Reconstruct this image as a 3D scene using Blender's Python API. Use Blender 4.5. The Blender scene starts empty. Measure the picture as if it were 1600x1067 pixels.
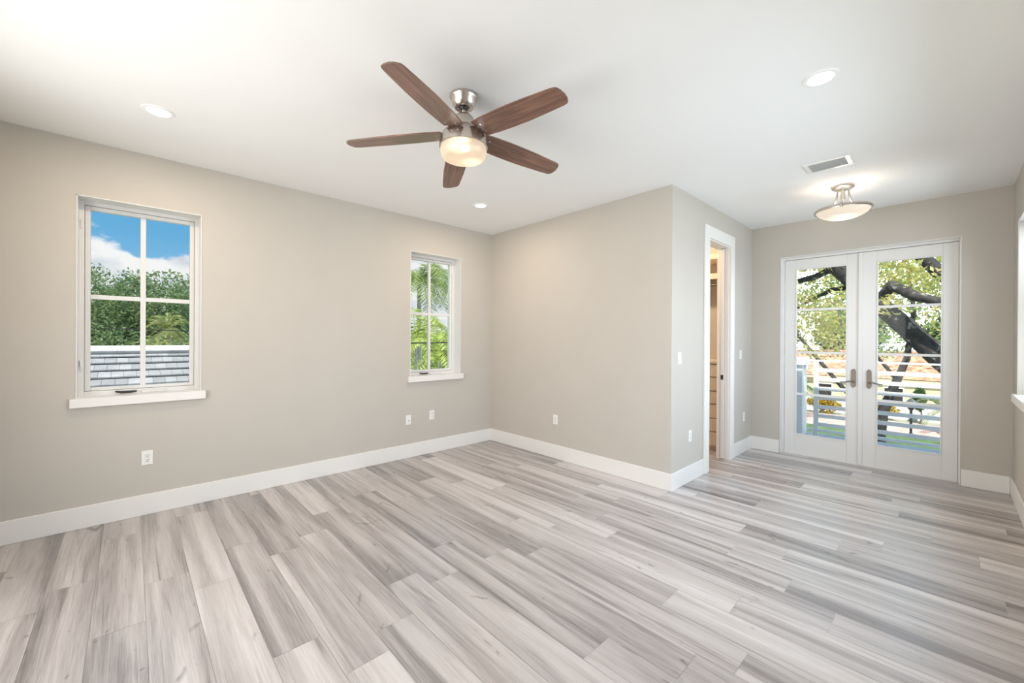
import bpy, bmesh, math, random
import numpy as np
from mathutils import Vector, Matrix

C = bpy.context.scene.collection
SC = bpy.context.scene

# ------------------------------------------------------------------ camera
CAM = Vector((4.418, 0.0, 1.434))
yaw, pitch, roll = 0.8172, -0.0015, 0.00538
fw = Vector((-math.sin(yaw) * math.cos(pitch), math.cos(yaw) * math.cos(pitch), math.sin(pitch)))
rt0 = Vector((math.cos(yaw), math.sin(yaw), 0)); up0 = rt0.cross(fw)
rt = rt0 * math.cos(roll) + up0 * math.sin(roll)
up = up0 * math.cos(roll) - rt0 * math.sin(roll)
cam_data = bpy.data.cameras.new('camera'); cam = bpy.data.objects.new('camera', cam_data); C.objects.link(cam)
m = Matrix((rt, up, -fw)).transposed().to_4x4(); m.translation = CAM
cam.matrix_world = m
cam_data.sensor_fit = 'HORIZONTAL'; cam_data.sensor_width = 36.0
cam_data.lens = 36.0 * 636.3 / 1600.0
cam_data.shift_x = -0.00089; cam_data.shift_y = -0.00211
cam_data.clip_start = 0.03; cam_data.clip_end = 400
SC.camera = cam

# ------------------------------------------------------------------ view
SC.view_settings.view_transform = 'Standard'; SC.view_settings.look = 'None'
SC.view_settings.exposure = 0.0; SC.view_settings.gamma = 1.0; SC.view_settings.use_curve_mapping = False
SC.cycles.max_bounces = 10; SC.cycles.diffuse_bounces = 6; SC.cycles.glossy_bounces = 4
SC.cycles.transparent_max_bounces = 12; SC.cycles.transmission_bounces = 6
SC.cycles.caustics_reflective = False; SC.cycles.caustics_refractive = False
SC.cycles.sample_clamp_indirect = 6.0

# ------------------------------------------------------------------ sky
W = bpy.data.worlds.new('sky'); SC.world = W; W.use_nodes = True
nt = W.node_tree; nt.nodes.clear()
def wn(t, **k):
    n = nt.nodes.new(t)
    for a, b in k.items(): setattr(n, a, b)
    return n
def wl(a, b): nt.links.new(a, b)
tc = wn('ShaderNodeTexCoord'); sep = wn('ShaderNodeSeparateXYZ'); wl(tc.outputs['Generated'], sep.inputs[0])
sky_ramp = wn('ShaderNodeValToRGB')
e = sky_ramp.color_ramp.elements
e[0].position = 0.0; e[0].color = (0.42, 0.66, 0.88, 1)
e[1].position = 0.35; e[1].color = (0.10, 0.36, 0.66, 1)
x = e.new(0.10); x.color = (0.27, 0.56, 0.83, 1)
x = e.new(0.19); x.color = (0.14, 0.44, 0.75, 1)
wl(sep.outputs['Z'], sky_ramp.inputs[0])
mp = wn('ShaderNodeMapping'); mp.inputs['Scale'].default_value = (1, 1, 1.7); mp.inputs['Location'].default_value = (0.37, 0.9, 0.12)
wl(tc.outputs['Generated'], mp.inputs[0])
nz = wn('ShaderNodeTexNoise'); nz.inputs['Scale'].default_value = 7.5; nz.inputs['Detail'].default_value = 7; nz.inputs['Roughness'].default_value = 0.5
wl(mp.outputs[0], nz.inputs[0])
bias = wn('ShaderNodeMapRange'); bias.inputs['From Min'].default_value = 0.08; bias.inputs['From Max'].default_value = 0.20
bias.inputs['To Min'].default_value = 0.20; bias.inputs['To Max'].default_value = -0.02
wl(sep.outputs['Z'], bias.inputs['Value'])
add = wn('ShaderNodeMath', operation='ADD'); wl(nz.outputs[0], add.inputs[0]); wl(bias.outputs[0], add.inputs[1])
cr = wn('ShaderNodeValToRGB'); cr.color_ramp.elements[0].position = 0.52; cr.color_ramp.elements[1].position = 0.575
wl(add.outputs[0], cr.inputs[0])
nz2 = wn('ShaderNodeTexNoise'); nz2.inputs['Scale'].default_value = 13; nz2.inputs['Detail'].default_value = 5
wl(mp.outputs[0], nz2.inputs[0])
cc = wn('ShaderNodeValToRGB'); cc.color_ramp.elements[0].position = 0.35; cc.color_ramp.elements[0].color = (0.66, 0.71, 0.80, 1)
cc.color_ramp.elements[1].position = 0.58; cc.color_ramp.elements[1].color = (0.98, 0.97, 0.97, 1)
wl(nz2.outputs[0], cc.inputs[0])
mixw = wn('ShaderNodeMix', data_type='RGBA')
wl(cr.outputs[0], mixw.inputs['Factor']); wl(sky_ramp.outputs[0], mixw.inputs['A']); wl(cc.outputs[0], mixw.inputs['B'])
dotn = wn('ShaderNodeVectorMath', operation='DOT_PRODUCT'); dotn.inputs[1].default_value = (0.32, 0.947, 0.0); wl(tc.outputs['Generated'], dotn.inputs[0])
glow = wn('ShaderNodeMapRange'); glow.interpolation_type = 'SMOOTHSTEP'      # sky boosted on the french-door side to send more light indoors
glow.inputs['From Min'].default_value = 0.66; glow.inputs['From Max'].default_value = 0.93; glow.inputs['To Min'].default_value = 1.0; glow.inputs['To Max'].default_value = 7.5
wl(dotn.outputs['Value'], glow.inputs['Value'])
bg = wn('ShaderNodeBackground'); wl(glow.outputs[0], bg.inputs['Strength'])
wl(mixw.outputs['Result'], bg.inputs[0])
wo = wn('ShaderNodeOutputWorld'); wl(bg.outputs[0], wo.inputs[0])

# ------------------------------------------------------------------ sun, window daylight and added fill
sun_data = bpy.data.lights.new('sun', 'SUN'); sun_data.energy = 7.5; sun_data.angle = 0.009; sun_data.color = (1.0, 0.95, 0.86)
sun = bpy.data.objects.new('sun', sun_data); C.objects.link(sun)
sun.rotation_euler = Vector((0.34, -1.0, 1.95)).to_track_quat('Z', 'Y').to_euler()
def area(name, loc, direction, sx, sy, energy, color, spread=180):
    d = bpy.data.lights.new(name, 'AREA'); d.shape = 'RECTANGLE'; d.size = sx; d.size_y = sy; d.energy = energy; d.color = color
    d.spread = math.radians(spread)
    o = bpy.data.objects.new(name, d); C.objects.link(o); o.location = loc
    o.rotation_euler = (-Vector(direction)).to_track_quat('Z', 'Y').to_euler()
    return o
# rear and side are added fill lights in made-up openings; right is window daylight
area('fill_rear_opening', (2.35, -1.21, 1.45), (0, 1, 0.0), 2.8, 2.05, 76, (0.98, 0.97, 0.96), 155)
area('daylight_right_window', (5.08, 5.27, 1.72), (-1, 0, -0.2), 0.7, 1.46, 23, (0.76, 0.88, 1.0), 135)
area('fill_side_opening', (5.08, 2.95, 1.70), (-1, 0, -0.38), 2.2, 1.46, 58, (0.72, 0.86, 1.0), 150)

# ------------------------------------------------------------------ materials
MATS = {}
def mat(name, color=(0.8, 0.8, 0.8), rough=0.5, metal=0.0, spec=0.5, vary=0.0, vscale=6.0, bump=0.0, bscale=40.0, aniso=0.0, coat=0.0, tint=False, trans=0.0, emis=None, estr=0.0):
    if name in MATS: return MATS[name]
    M = bpy.data.materials.new(name); M.use_nodes = True; MATS[name] = M
    t = M.node_tree; b = t.nodes['Principled BSDF']
    b.inputs['Base Color'].default_value = (*color, 1); b.inputs['Roughness'].default_value = rough
    b.inputs['Metallic'].default_value = metal; b.inputs['Specular IOR Level'].default_value = spec
    b.inputs['Anisotropic'].default_value = aniso; b.inputs['Coat Weight'].default_value = coat
    if emis: b.inputs['Emission Color'].default_value = (*emis, 1); b.inputs['Emission Strength'].default_value = estr
    tcn = t.nodes.new('ShaderNodeTexCoord'); col = None
    if vary > 0:
        n = t.nodes.new('ShaderNodeTexNoise'); n.inputs['Scale'].default_value = vscale; n.inputs['Detail'].default_value = 5
        t.links.new(tcn.outputs['Object'], n.inputs[0])
        r = t.nodes.new('ShaderNodeValToRGB'); a, z = r.color_ramp.elements
        a.position = 0.3; z.position = 0.7
        a.color = (*[c * (1 - vary) for c in color], 1); z.color = (*[min(1, c * (1 + vary)) for c in color], 1)
        t.links.new(n.outputs[0], r.inputs[0]); col = r.outputs[0]
        t.links.new(col, b.inputs['Base Color'])
    if tint:
        at = t.nodes.new('ShaderNodeAttribute'); at.attribute_name = 'tint'
        mx = t.nodes.new('ShaderNodeMix'); mx.data_type = 'RGBA'; mx.blend_type = 'MULTIPLY'; mx.inputs['Factor'].default_value = 1
        if col: t.links.new(col, mx.inputs['A'])
        else: mx.inputs['A'].default_value = (*color, 1)
        t.links.new(at.outputs['Color'], mx.inputs['B']); t.links.new(mx.outputs['Result'], b.inputs['Base Color'])
        if trans > 0:
            tr = t.nodes.new('ShaderNodeBsdfTranslucent'); t.links.new(mx.outputs['Result'], tr.inputs[0])
            ms = t.nodes.new('ShaderNodeMixShader'); ms.inputs[0].default_value = trans
            t.links.new(b.outputs[0], ms.inputs[1]); t.links.new(tr.outputs[0], ms.inputs[2])
            t.links.new(ms.outputs[0], t.nodes['Material Output'].inputs[0])
    if bump > 0:
        n = t.nodes.new('ShaderNodeTexNoise'); n.inputs['Scale'].default_value = bscale; n.inputs['Detail'].default_value = 4
        t.links.new(tcn.outputs['Object'], n.inputs[0])
        bp = t.nodes.new('ShaderNodeBump'); bp.inputs['Strength'].default_value = bump; bp.inputs['Distance'].default_value = 0.01
        t.links.new(n.outputs[0], bp.inputs['Height']); t.links.new(bp.outputs[0], b.inputs['Normal'])
    return M

WALL = mat('greige_paint', (0.520, 0.483, 0.432), 0.65, spec=0.3, vary=0.012, vscale=3, bump=0.02, bscale=180)
CEIL = mat('ceiling_paint', (0.86, 0.86, 0.855), 0.8, spec=0.2, vary=0.006, vscale=2)
TRIM = mat('white_trim_paint', (0.78, 0.76, 0.73), 0.38, vary=0.006, vscale=4)
FRAME = mat('white_frame', (0.73, 0.72, 0.70), 0.35, vary=0.006, vscale=5)
PLATE = mat('white_plastic', (0.80, 0.79, 0.76), 0.3, vary=0.006, vscale=20)
DARK = mat('dark_slot', (0.02, 0.02, 0.02), 0.6, vary=0.1, vscale=30)
NICKEL = mat('brushed_nickel', (0.60, 0.55, 0.50), 0.26, 1.0, vary=0.03, vscale=60, aniso=0.4)
NICKELW = mat('satin_nickel', (0.21, 0.18, 0.15), 0.45, 1.0, vary=0.03, vscale=60)
BLACK = mat('black_metal', (0.025, 0.025, 0.028), 0.45, vary=0.1, vscale=20)
CABINET = mat('cabinet_white', (0.75, 0.66, 0.55), 0.45, vary=0.01, vscale=5)
BLUEWHITE = mat('white_exterior_paint', (0.80, 0.82, 0.84), 0.5, vary=0.02, vscale=3)
STUCCO = mat('white_stucco', (0.80, 0.80, 0.79), 0.9, vary=0.03, vscale=3, bump=0.2, bscale=60)

def glass(name):
    M = bpy.data.materials.new(name); M.use_nodes = True; t = M.node_tree; t.nodes.clear()
    tr = t.nodes.new('ShaderNodeBsdfTransparent'); tr.inputs[0].default_value = (0.97, 0.985, 0.98, 1)
    gl = t.nodes.new('ShaderNodeBsdfGlossy'); gl.inputs['Roughness'].default_value = 0.02
    fr = t.nodes.new('ShaderNodeFresnel'); fr.inputs[0].default_value = 1.45
    ml = t.nodes.new('ShaderNodeMath'); ml.operation = 'MULTIPLY'; ml.inputs[1].default_value = 0.22
    t.links.new(fr.outputs[0], ml.inputs[0])
    mx = t.nodes.new('ShaderNodeMixShader'); t.links.new(ml.outputs[0], mx.inputs[0])
    t.links.new(tr.outputs[0], mx.inputs[1]); t.links.new(gl.outputs[0], mx.inputs[2])
    o = t.nodes.new('ShaderNodeOutputMaterial'); t.links.new(mx.outputs[0], o.inputs[0])
    return M
GLASS = glass('window_glass')

def wood_floor():
    M = bpy.data.materials.new('grey_plank_floor'); M.use_nodes = True; t = M.node_tree; b = t.nodes['Principled BSDF']
    N = t.nodes.new; L = t.links.new
    def math_(op, a, bb=None):
        n = N('ShaderNodeMath'); n.operation = op
        for i, v in enumerate((a, bb)):
            if v is None: continue
            if isinstance(v, (int, float)): n.inputs[i].default_value = v
            else: L(v, n.inputs[i])
        return n.outputs[0]
    tcn = N('ShaderNodeTexCoord'); at = N('ShaderNodeAttribute'); at.attribute_name = 'tint'
    sp = N('ShaderNodeSeparateXYZ'); L(at.outputs['Color'], sp.inputs[0])
    so = N('ShaderNodeSeparateXYZ'); L(tcn.outputs['Object'], so.inputs[0])
    # each board has its own offset in the grain
    def coord(sx, sy, ox, oy):
        c = N('ShaderNodeCombineXYZ')
        L(math_('ADD', math_('MULTIPLY', so.outputs['X'], sx), math_('MULTIPLY', sp.outputs['Y'], ox)), c.inputs[0])
        L(math_('ADD', math_('MULTIPLY', so.outputs['Y'], sy), math_('MULTIPLY', sp.outputs['Z'], oy)), c.inputs[1])
        L(math_('MULTIPLY', sp.outputs['Y'], 9.0), c.inputs[2])
        return c.outputs[0]
    def noise(v, scale, detail, rough=0.55, dist=0.0):
        n = N('ShaderNodeTexNoise'); n.inputs['Scale'].default_value = scale; n.inputs['Detail'].default_value = detail
        n.inputs['Roughness'].default_value = rough; n.inputs['Distortion'].default_value = dist; L(v, n.inputs[0]); return n.outputs[0]
    broad = noise(coord(0.45, 8.0, 31, 17), 1.0, 3, 0.5, 0.7)       # wide pale and dark bands running with the board
    grain = noise(coord(5.0, 150, 47, 23), 1.0, 5, 0.66, 0.25)        # fine grain
    streak = noise(coord(0.75, 20, 11, 71), 1.0, 4, 0.55, 1.3)        # narrow dark streaks
    knot = noise(coord(3.5, 8, 53, 29), 1.0, 2, 0.5, 2.2)
    def ramp(f, a, z):
        r = N('ShaderNodeMapRange'); r.inputs['From Min'].default_value = a; r.inputs['From Max'].default_value = z; L(f, r.inputs['Value']); return r.outputs[0]
    v = math_('SUBTRACT', math_('MULTIPLY', ramp(broad, 0.34, 0.66), 0.42), 0.115)
    v = math_('ADD', v, math_('MULTIPLY', sp.outputs['X'], 0.40))
    v = math_('ADD', v, math_('MULTIPLY', ramp(grain, 0.32, 0.68), 0.20))
    v = math_('ADD', v, math_('MULTIPLY', ramp(streak, 0.30, 0.43), 0.24))
    v = math_('SUBTRACT', v, math_('MULTIPLY', ramp(knot, 0.68, 0.78), 0.34))
    r = N('ShaderNodeValToRGB'); e = r.color_ramp.elements
    e[0].position = 0.12; e[0].color = (0.120, 0.104, 0.098, 1)
    e[1].position = 0.98; e[1].color = (0.600, 0.555, 0.535, 1)
    k = e.new(0.40); k.color = (0.255, 0.228, 0.218, 1)
    k = e.new(0.66); k.color = (0.425, 0.387, 0.370, 1)
    L(v, r.inputs[0]); L(r.outputs[0], b.inputs['Base Color'])
    rr = N('ShaderNodeMapRange'); rr.inputs['To Min'].default_value = 0.24; rr.inputs['To Max'].default_value = 0.36
    L(grain, rr.inputs['Value']); L(rr.outputs[0], b.inputs['Roughness'])
    bp = N('ShaderNodeBump'); bp.inputs['Strength'].default_value = 0.10; bp.inputs['Distance'].default_value = 0.004
    L(grain, bp.inputs['Height']); L(bp.outputs[0], b.inputs['Normal'])
    b.inputs['Specular IOR Level'].default_value = 0.5
    return M

def blade_wood():
    M = bpy.data.materials.new('walnut_blade'); M.use_nodes = True; t = M.node_tree; b = t.nodes['Principled BSDF']
    tcn = t.nodes.new('ShaderNodeTexCoord'); mp = t.nodes.new('ShaderNodeMapping'); mp.vector_type = 'TEXTURE'; mp.inputs['Rotation'].default_value = (0, 0, 0.27); mp.inputs['Scale'].default_value = (0.33, 0.024, 1)
    t.links.new(tcn.outputs['Object'], mp.inputs[0])
    n = t.nodes.new('ShaderNodeTexNoise'); n.inputs['Scale'].default_value = 1.0; n.inputs['Detail'].default_value = 5; n.inputs['Distortion'].default_value = 0.8
    t.links.new(mp.outputs[0], n.inputs[0])
    r = t.nodes.new('ShaderNodeValToRGB'); e = r.color_ramp.elements
    e[0].position = 0.30; e[0].color = (0.092, 0.044, 0.030, 1); e[1].position = 0.72; e[1].color = (0.26, 0.135, 0.092, 1)
    t.links.new(n.outputs[0], r.inputs[0]); t.links.new(r.outputs[0], b.inputs['Base Color'])
    b.inputs['Roughness'].default_value = 0.32; b.inputs['Specular IOR Level'].default_value = 0.6; b.inputs['Coat Weight'].default_value = 0.3
    b.inputs['Coat Roughness'].default_value = 0.25
    return M

def lamp_glass(name, color, strength, spots=(), spot_r=0.06, spot_gain=2.0, clear=0.25):
    """lit frosted bowl: glows, brightest around its bulbs, and lets part of the bulbs' light straight through"""
    M = bpy.data.materials.new(name); M.use_nodes = True; t = M.node_tree; t.nodes.clear()
    N = t.nodes.new; L = t.links.new
    em = N('ShaderNodeEmission'); em.inputs['Color'].default_value = (*color, 1)
    val = None
    tcn = N('ShaderNodeTexCoord')
    for s in spots:
        d = N('ShaderNodeVectorMath'); d.operation = 'DISTANCE'; d.inputs[1].default_value = s; L(tcn.outputs['Object'], d.inputs[0])
        r = N('ShaderNodeMapRange'); r.interpolation_type = 'SMOOTHSTEP'
        r.inputs['From Min'].default_value = spot_r; r.inputs['From Max'].default_value = 0.01
        r.inputs['To Min'].default_value = 0.0; r.inputs['To Max'].default_value = spot_gain
        L(d.outputs['Value'], r.inputs['Value'])
        if val is None: val = r.outputs[0]
        else:
            a = N('ShaderNodeMath'); a.operation = 'ADD'; L(val, a.inputs[0]); L(r.outputs[0], a.inputs[1]); val = a.outputs[0]
    a = N('ShaderNodeMath'); a.operation = 'ADD'; a.inputs[1].default_value = strength
    if val is not None: L(val, a.inputs[0])
    else: a.inputs[0].default_value = 0
    L(a.outputs[0], em.inputs['Strength'])
    pr = N('ShaderNodeBsdfPrincipled'); pr.inputs['Base Color'].default_value = (0.35, 0.32, 0.28, 1); pr.inputs['Roughness'].default_value = 0.3
    ad = N('ShaderNodeAddShader'); L(em.outputs[0], ad.inputs[0]); L(pr.outputs[0], ad.inputs[1])
    tr = N('ShaderNodeBsdfTransparent'); mx = N('ShaderNodeMixShader'); mx.inputs[0].default_value = clear
    L(ad.outputs[0], mx.inputs[1]); L(tr.outputs[0], mx.inputs[2])
    o = N('ShaderNodeOutputMaterial'); L(mx.outputs[0], o.inputs[0])
    return M

def emitter(name, color, s):
    M = bpy.data.materials.new(name); M.use_nodes = True; t = M.node_tree; t.nodes.clear()
    em = t.nodes.new('ShaderNodeEmission'); em.inputs[0].default_value = (*color, 1); em.inputs[1].default_value = s
    o = t.nodes.new('ShaderNodeOutputMaterial'); t.links.new(em.outputs[0], o.inputs[0]); return M

# ------------------------------------------------------------------ mesh helpers
POS = {}
class MB:
    def __init__(s): s.v = []; s.f = []; s.c = []
    def add(s, vs, fs, col=None):
        b = len(s.v); s.v += [tuple(p) for p in vs]; s.f += [tuple(i + b for i in f) for f in fs]
        s.c += [col] * len(fs); return s
    def box(s, x0, x1, y0, y1, z0, z1, col=None):
        return s.add([(x0, y0, z0), (x1, y0, z0), (x1, y1, z0), (x0, y1, z0), (x0, y0, z1), (x1, y0, z1), (x1, y1, z1), (x0, y1, z1)],
                     [(0, 3, 2, 1), (4, 5, 6, 7), (0, 1, 5, 4), (1, 2, 6, 5), (2, 3, 7, 6), (3, 0, 4, 7)], col)
    def xf(s, M, i0=0):
        for i in range(i0, len(s.v)): s.v[i] = tuple(M @ Vector(s.v[i]))
        return s
    def quad(s, a, b, c, d, col=None): return s.add([a, b, c, d], [(0, 1, 2, 3)], col)
    def tube(s, pts, rad, n=10, caps=True, col=None):
        pts = [Vector(p) for p in pts]
        if isinstance(rad, (int, float)): rad = [rad] * len(pts)
        base = len(s.v); prev = None; vs = []; fs = []
        for i, p in enumerate(pts):
            d = (pts[min(i + 1, len(pts) - 1)] - pts[max(i - 1, 0)]).normalized()
            if prev is None: a = d.orthogonal().normalized()
            else: a = (prev - d * prev.dot(d)); a = a.normalized() if a.length > 1e-6 else d.orthogonal().normalized()
            prev = a; bb = d.cross(a)
            for k in range(n):
                t = 2 * math.pi * k / n; vs.append(p + (a * math.cos(t) + bb * math.sin(t)) * rad[i])
        for i in range(len(pts) - 1):
            for k in range(n):
                fs.append((i * n + k, i * n + (k + 1) % n, (i + 1) * n + (k + 1) % n, (i + 1) * n + k))
        if caps:
            fs.append(tuple(range(n))[::-1]); fs.append(tuple(range((len(pts) - 1) * n, len(pts) * n)))
        return s.add(vs, fs, col)
    def lathe(s, prof, cx=0, cy=0, n=40, col=None):
        vs = []; fs = []
        for r, z in prof:
            for k in range(n):
                t = 2 * math.pi * k / n; vs.append((cx + r * math.cos(t), cy + r * math.sin(t), z))
        for i in range(len(prof) - 1):
            for k in range(n):
                fs.append((i * n + k, i * n + (k + 1) % n, (i + 1) * n + (k + 1) % n, (i + 1) * n + k))
        return s.add(vs, fs, col)
    def prism(s, outline, M, z0, z1, col=None):
        n = len(outline)
        vs = [M @ Vector((x, y, z0)) for x, y in outline] + [M @ Vector((x, y, z1)) for x, y in outline]
        fs = [tuple(range(n))[::-1], tuple(range(n, 2 * n))] + [(i, (i + 1) % n, n + (i + 1) % n, n + i) for i in range(n)]
        return s.add(vs, fs, col)
    def build(s, name, material, parent=None, smooth=False, bevel=0.0, seg=2, local=False):
        me = bpy.data.meshes.new(name); off = Vector((0, 0, 0))
        if parent is not None and not local: off = POS[parent.name]
        me.from_pydata([tuple(Vector(p) - off) for p in s.v], [], s.f)
        if any(c is not None for c in s.c):
            a = me.color_attributes.new('tint', 'FLOAT_COLOR', 'CORNER'); arr = []
            for f, c in zip(s.f, s.c): arr += list((*(c or (1, 1, 1)), 1)) * len(f)
            a.data.foreach_set('color', arr)
        bm = bmesh.new(); bm.from_mesh(me)
        if len(s.f) < 20000: bmesh.ops.recalc_face_normals(bm, faces=bm.faces)
        bm.to_mesh(me); bm.free()
        me.materials.append(material)
        o = bpy.data.objects.new(name, me); C.objects.link(o)
        if parent is not None: o.parent = parent
        POS[o.name] = off.copy()
        if smooth:
            for p in me.polygons: p.use_smooth = True
            md = o.modifiers.new('edges', 'EDGE_SPLIT'); md.split_angle = math.radians(38)
        if bevel > 0:
            md = o.modifiers.new('soft', 'BEVEL'); md.width = bevel; md.segments = seg; md.limit_method = 'ANGLE'; md.angle_limit = math.radians(40)
        return o

def tag(o, label=None, cat=None, group=None, kind=None):
    if label: o['label'] = label
    if cat: o['category'] = cat
    if group: o['group'] = group
    if kind: o['kind'] = kind
    return o
def empty(name, loc, label=None, cat=None, group=None, kind=None, rz=0.0):
    o = bpy.data.objects.new(name, None); C.objects.link(o); o.location = loc; o.rotation_euler = (0, 0, rz); o.empty_display_size = 0.1
    POS[o.name] = Vector(loc); return tag(o, label, cat, group, kind)
def copy_tree(o, parent=None):
    c = o.copy(); C.objects.link(c)
    if parent: c.parent = parent
    for ch in list(o.children): copy_tree(ch, c)
    return c

# ------------------------------------------------------------------ room shell
H = 2.9
XE, YB, XB, YD, Y0 = 4.844, 3.727, 2.638, 6.019, -1.0
TA = 0.25                                        # outer wall thickness
def wall_grid(u0, u1, v0, v1, holes, place, w0, w1):
    """a wall slab in (u, v) with rectangular holes, thickness w0..w1; place(u, v, w) gives the point"""
    us = sorted({u0, u1, *[h[0] for h in holes], *[h[1] for h in holes]}); vs = sorted({v0, v1, *[h[2] for h in holes], *[h[3] for h in holes]})
    us = [u for u in us if u0 <= u <= u1]; vs = [v for v in vs if v0 <= v <= v1]
    solid = lambda i, j: 0 <= i < len(us) - 1 and 0 <= j < len(vs) - 1 and not any(
        h[0] - 1e-6 <= us[i] and us[i + 1] <= h[1] + 1e-6 and h[2] - 1e-6 <= vs[j] and vs[j + 1] <= h[3] + 1e-6 for h in holes)
    mb = MB()
    for i in range(len(us) - 1):
        for j in range(len(vs) - 1):
            if not solid(i, j): continue
            a, b, c, d = us[i], us[i + 1], vs[j], vs[j + 1]
            mb.quad(place(a, c, w0), place(b, c, w0), place(b, d, w0), place(a, d, w0))
            mb.quad(place(a, c, w1), place(a, d, w1), place(b, d, w1), place(b, c, w1))
            if not solid(i - 1, j): mb.quad(place(a, c, w0), place(a, d, w0), place(a, d, w1), place(a, c, w1))
            if not solid(i + 1, j): mb.quad(place(b, c, w0), place(b, c, w1), place(b, d, w1), place(b, d, w0))
            if not solid(i, j - 1): mb.quad(place(a, c, w0), place(a, c, w1), place(b, c, w1), place(b, c, w0))
            if not solid(i, j + 1): mb.quad(place(a, d, w0), place(b, d, w0), place(b, d, w1), place(a, d, w1))
    return mb
WZ0, WZ1 = 0.968, 2.488
W1, W2, W3 = (-0.297, 0.445), (2.452, 3.190), (4.92, 5.645)
alongY = lambda u, v, w: (w, u, v)
alongX = lambda u, v, w: (u, w, v)
S = 'structure'
tag(wall_grid(Y0 - TA, YD + TA, -0.2, H + 0.1, [(*W1, WZ0, WZ1), (*W2, WZ0, WZ1)], alongY, 0.0, -TA).build('wall_left', WALL),
    'greige wall with the two white casement windows', 'wall', kind=S)
tag(wall_grid(0.0, XB - 0.13, -0.05, H + 0.05, [], alongX, YB, YB + 0.13).build('wall_middle', WALL), 'greige wall of the closet block facing into the room', 'wall', kind=S)
CD = (4.578, 5.214, 0.0, 2.548)
tag(wall_grid(YB, YD, 0.0, H + 0.05, [CD], alongY, XB, XB - 0.13).build('wall_closet', WALL), 'pale wall with the narrow closet doorway', 'wall', kind=S)
FD = (2.968, 4.514, 0.0, 2.478)
tag(wall_grid(0.0, XE + TA, -0.2, H + 0.1, [(FD[0], FD[1], -0.03, FD[3])], alongX, YD, YD + TA).build('wall_back', WALL), 'greige wall around the white french doors', 'wall', kind=S)
tag(wall_grid(Y0 - TA, YD, -0.2, H + 0.1, [(*W3, WZ0, WZ1), (1.83, 4.07, WZ0, WZ1)], alongY, XE, XE + TA).build('wall_right', WALL), 'pale wall at the right edge with a window', 'wall', kind=S)  # the wide second opening is added to admit the side fill light
tag(wall_grid(0.0, XE, -0.2, H + 0.1, [(0.95, 3.75, 0.45, 2.55)], alongX, Y0, Y0 - TA).build('wall_rear', WALL), 'greige wall behind the camera', 'wall', kind=S)  # opening added for the rear fill light

tag(MB().box(-0.0, XE, Y0, YD, H, H + 0.12).build('ceiling', CEIL), 'smooth white ceiling over the room', 'ceiling', kind=S)
tag(MB().box(-0.9, XE + 1.1, -2.6, YD + TA + 0.02, H + 0.14, H + 0.34).build('roof_slab', STUCCO), 'flat roof above the ceiling, unseen eaves lengthened to block the sun', 'roof', kind=S)  # rear and right eaves lengthened out of view to keep sun out

# floor boards: 203 mm wide, 1.28 m long, joints where the photograph shows them
rng = random.Random(5)
PW, PL, Y00 = 0.2032, 1.281, 0.060
known = {-2: .984, -1: 1.656, 0: 1.255, 1: 1.51, 2: 2.364, 3: 1.39, 4: 2.52, 5: 2.205, 6: 2.36, 7: 3.31, 8: 2.364, 9: 2.52, 10: 2.09, 11: 3.64,
         12: 2.744, 13: 3.79, 15: 3.685, 16: 2.083, 17: 3.908, 19: 4.57}
fl = MB()
fl.box(0, XE, Y0, YD + 0.1, -0.12, -0.0012, (0.35, 0.5, 0.5))
k = -6
while Y00 + k * PW < YD + 0.1:
    ya, yb = max(Y0, Y00 + k * PW), min(YD + 0.1, Y00 + (k + 1) * PW)
    j0 = known.get(k, rng.random() * PL + 1.0); j0 -= math.ceil(j0 / PL) * PL
    xx = j0
    while xx < XE:
        a, b = max(0, xx), min(XE, xx + PL)
        if b - a > 0.01 and yb - ya > 0.01:
            g = 0.0008
            fl.quad((a + g, ya + g, 0), (b - g, ya + g, 0), (b - g, yb - g, 0), (a + g, yb - g, 0), (rng.betavariate(1.6, 1.4), rng.random(), rng.random()))
        xx += PL
    k += 1
tag(fl.build('floor', wood_floor()), 'grey oak look plank floor', 'floor', kind=S)

# baseboards
BH, BT = 0.165, 0.015
def base(name, segs, label):
    mb = MB()
    for x0, x1, y0, y1 in segs: mb.box(x0, x1, y0, y1, 0.0, BH)
    tag(mb.build(name, TRIM, bevel=0.004), label, 'baseboard', kind=S)
base('baseboard_left', [(0, BT, Y0, YB)], 'white baseboard below the two windows')
base('baseboard_middle', [(BT, XB + BT, YB - BT, YB)], 'white baseboard under the blank closet block wall')
base('baseboard_closet', [(XB, XB + BT, YB, 4.456), (XB, XB + BT, 5.337, YD - BT)], 'white baseboard either side of the closet doorway')
base('baseboard_back', [(XB, FD[0] - 0.005, YD - BT, YD), (FD[1] + 0.005, XE - BT, YD - BT, YD)], 'white baseboard either side of the french doors')
base('baseboard_right', [(XE - BT, XE, Y0, YD - BT)], 'white baseboard along the wall at the right edge')
base('baseboard_rear', [(BT, XE - BT, Y0, Y0 + BT)], 'white baseboard behind the camera')

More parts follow.
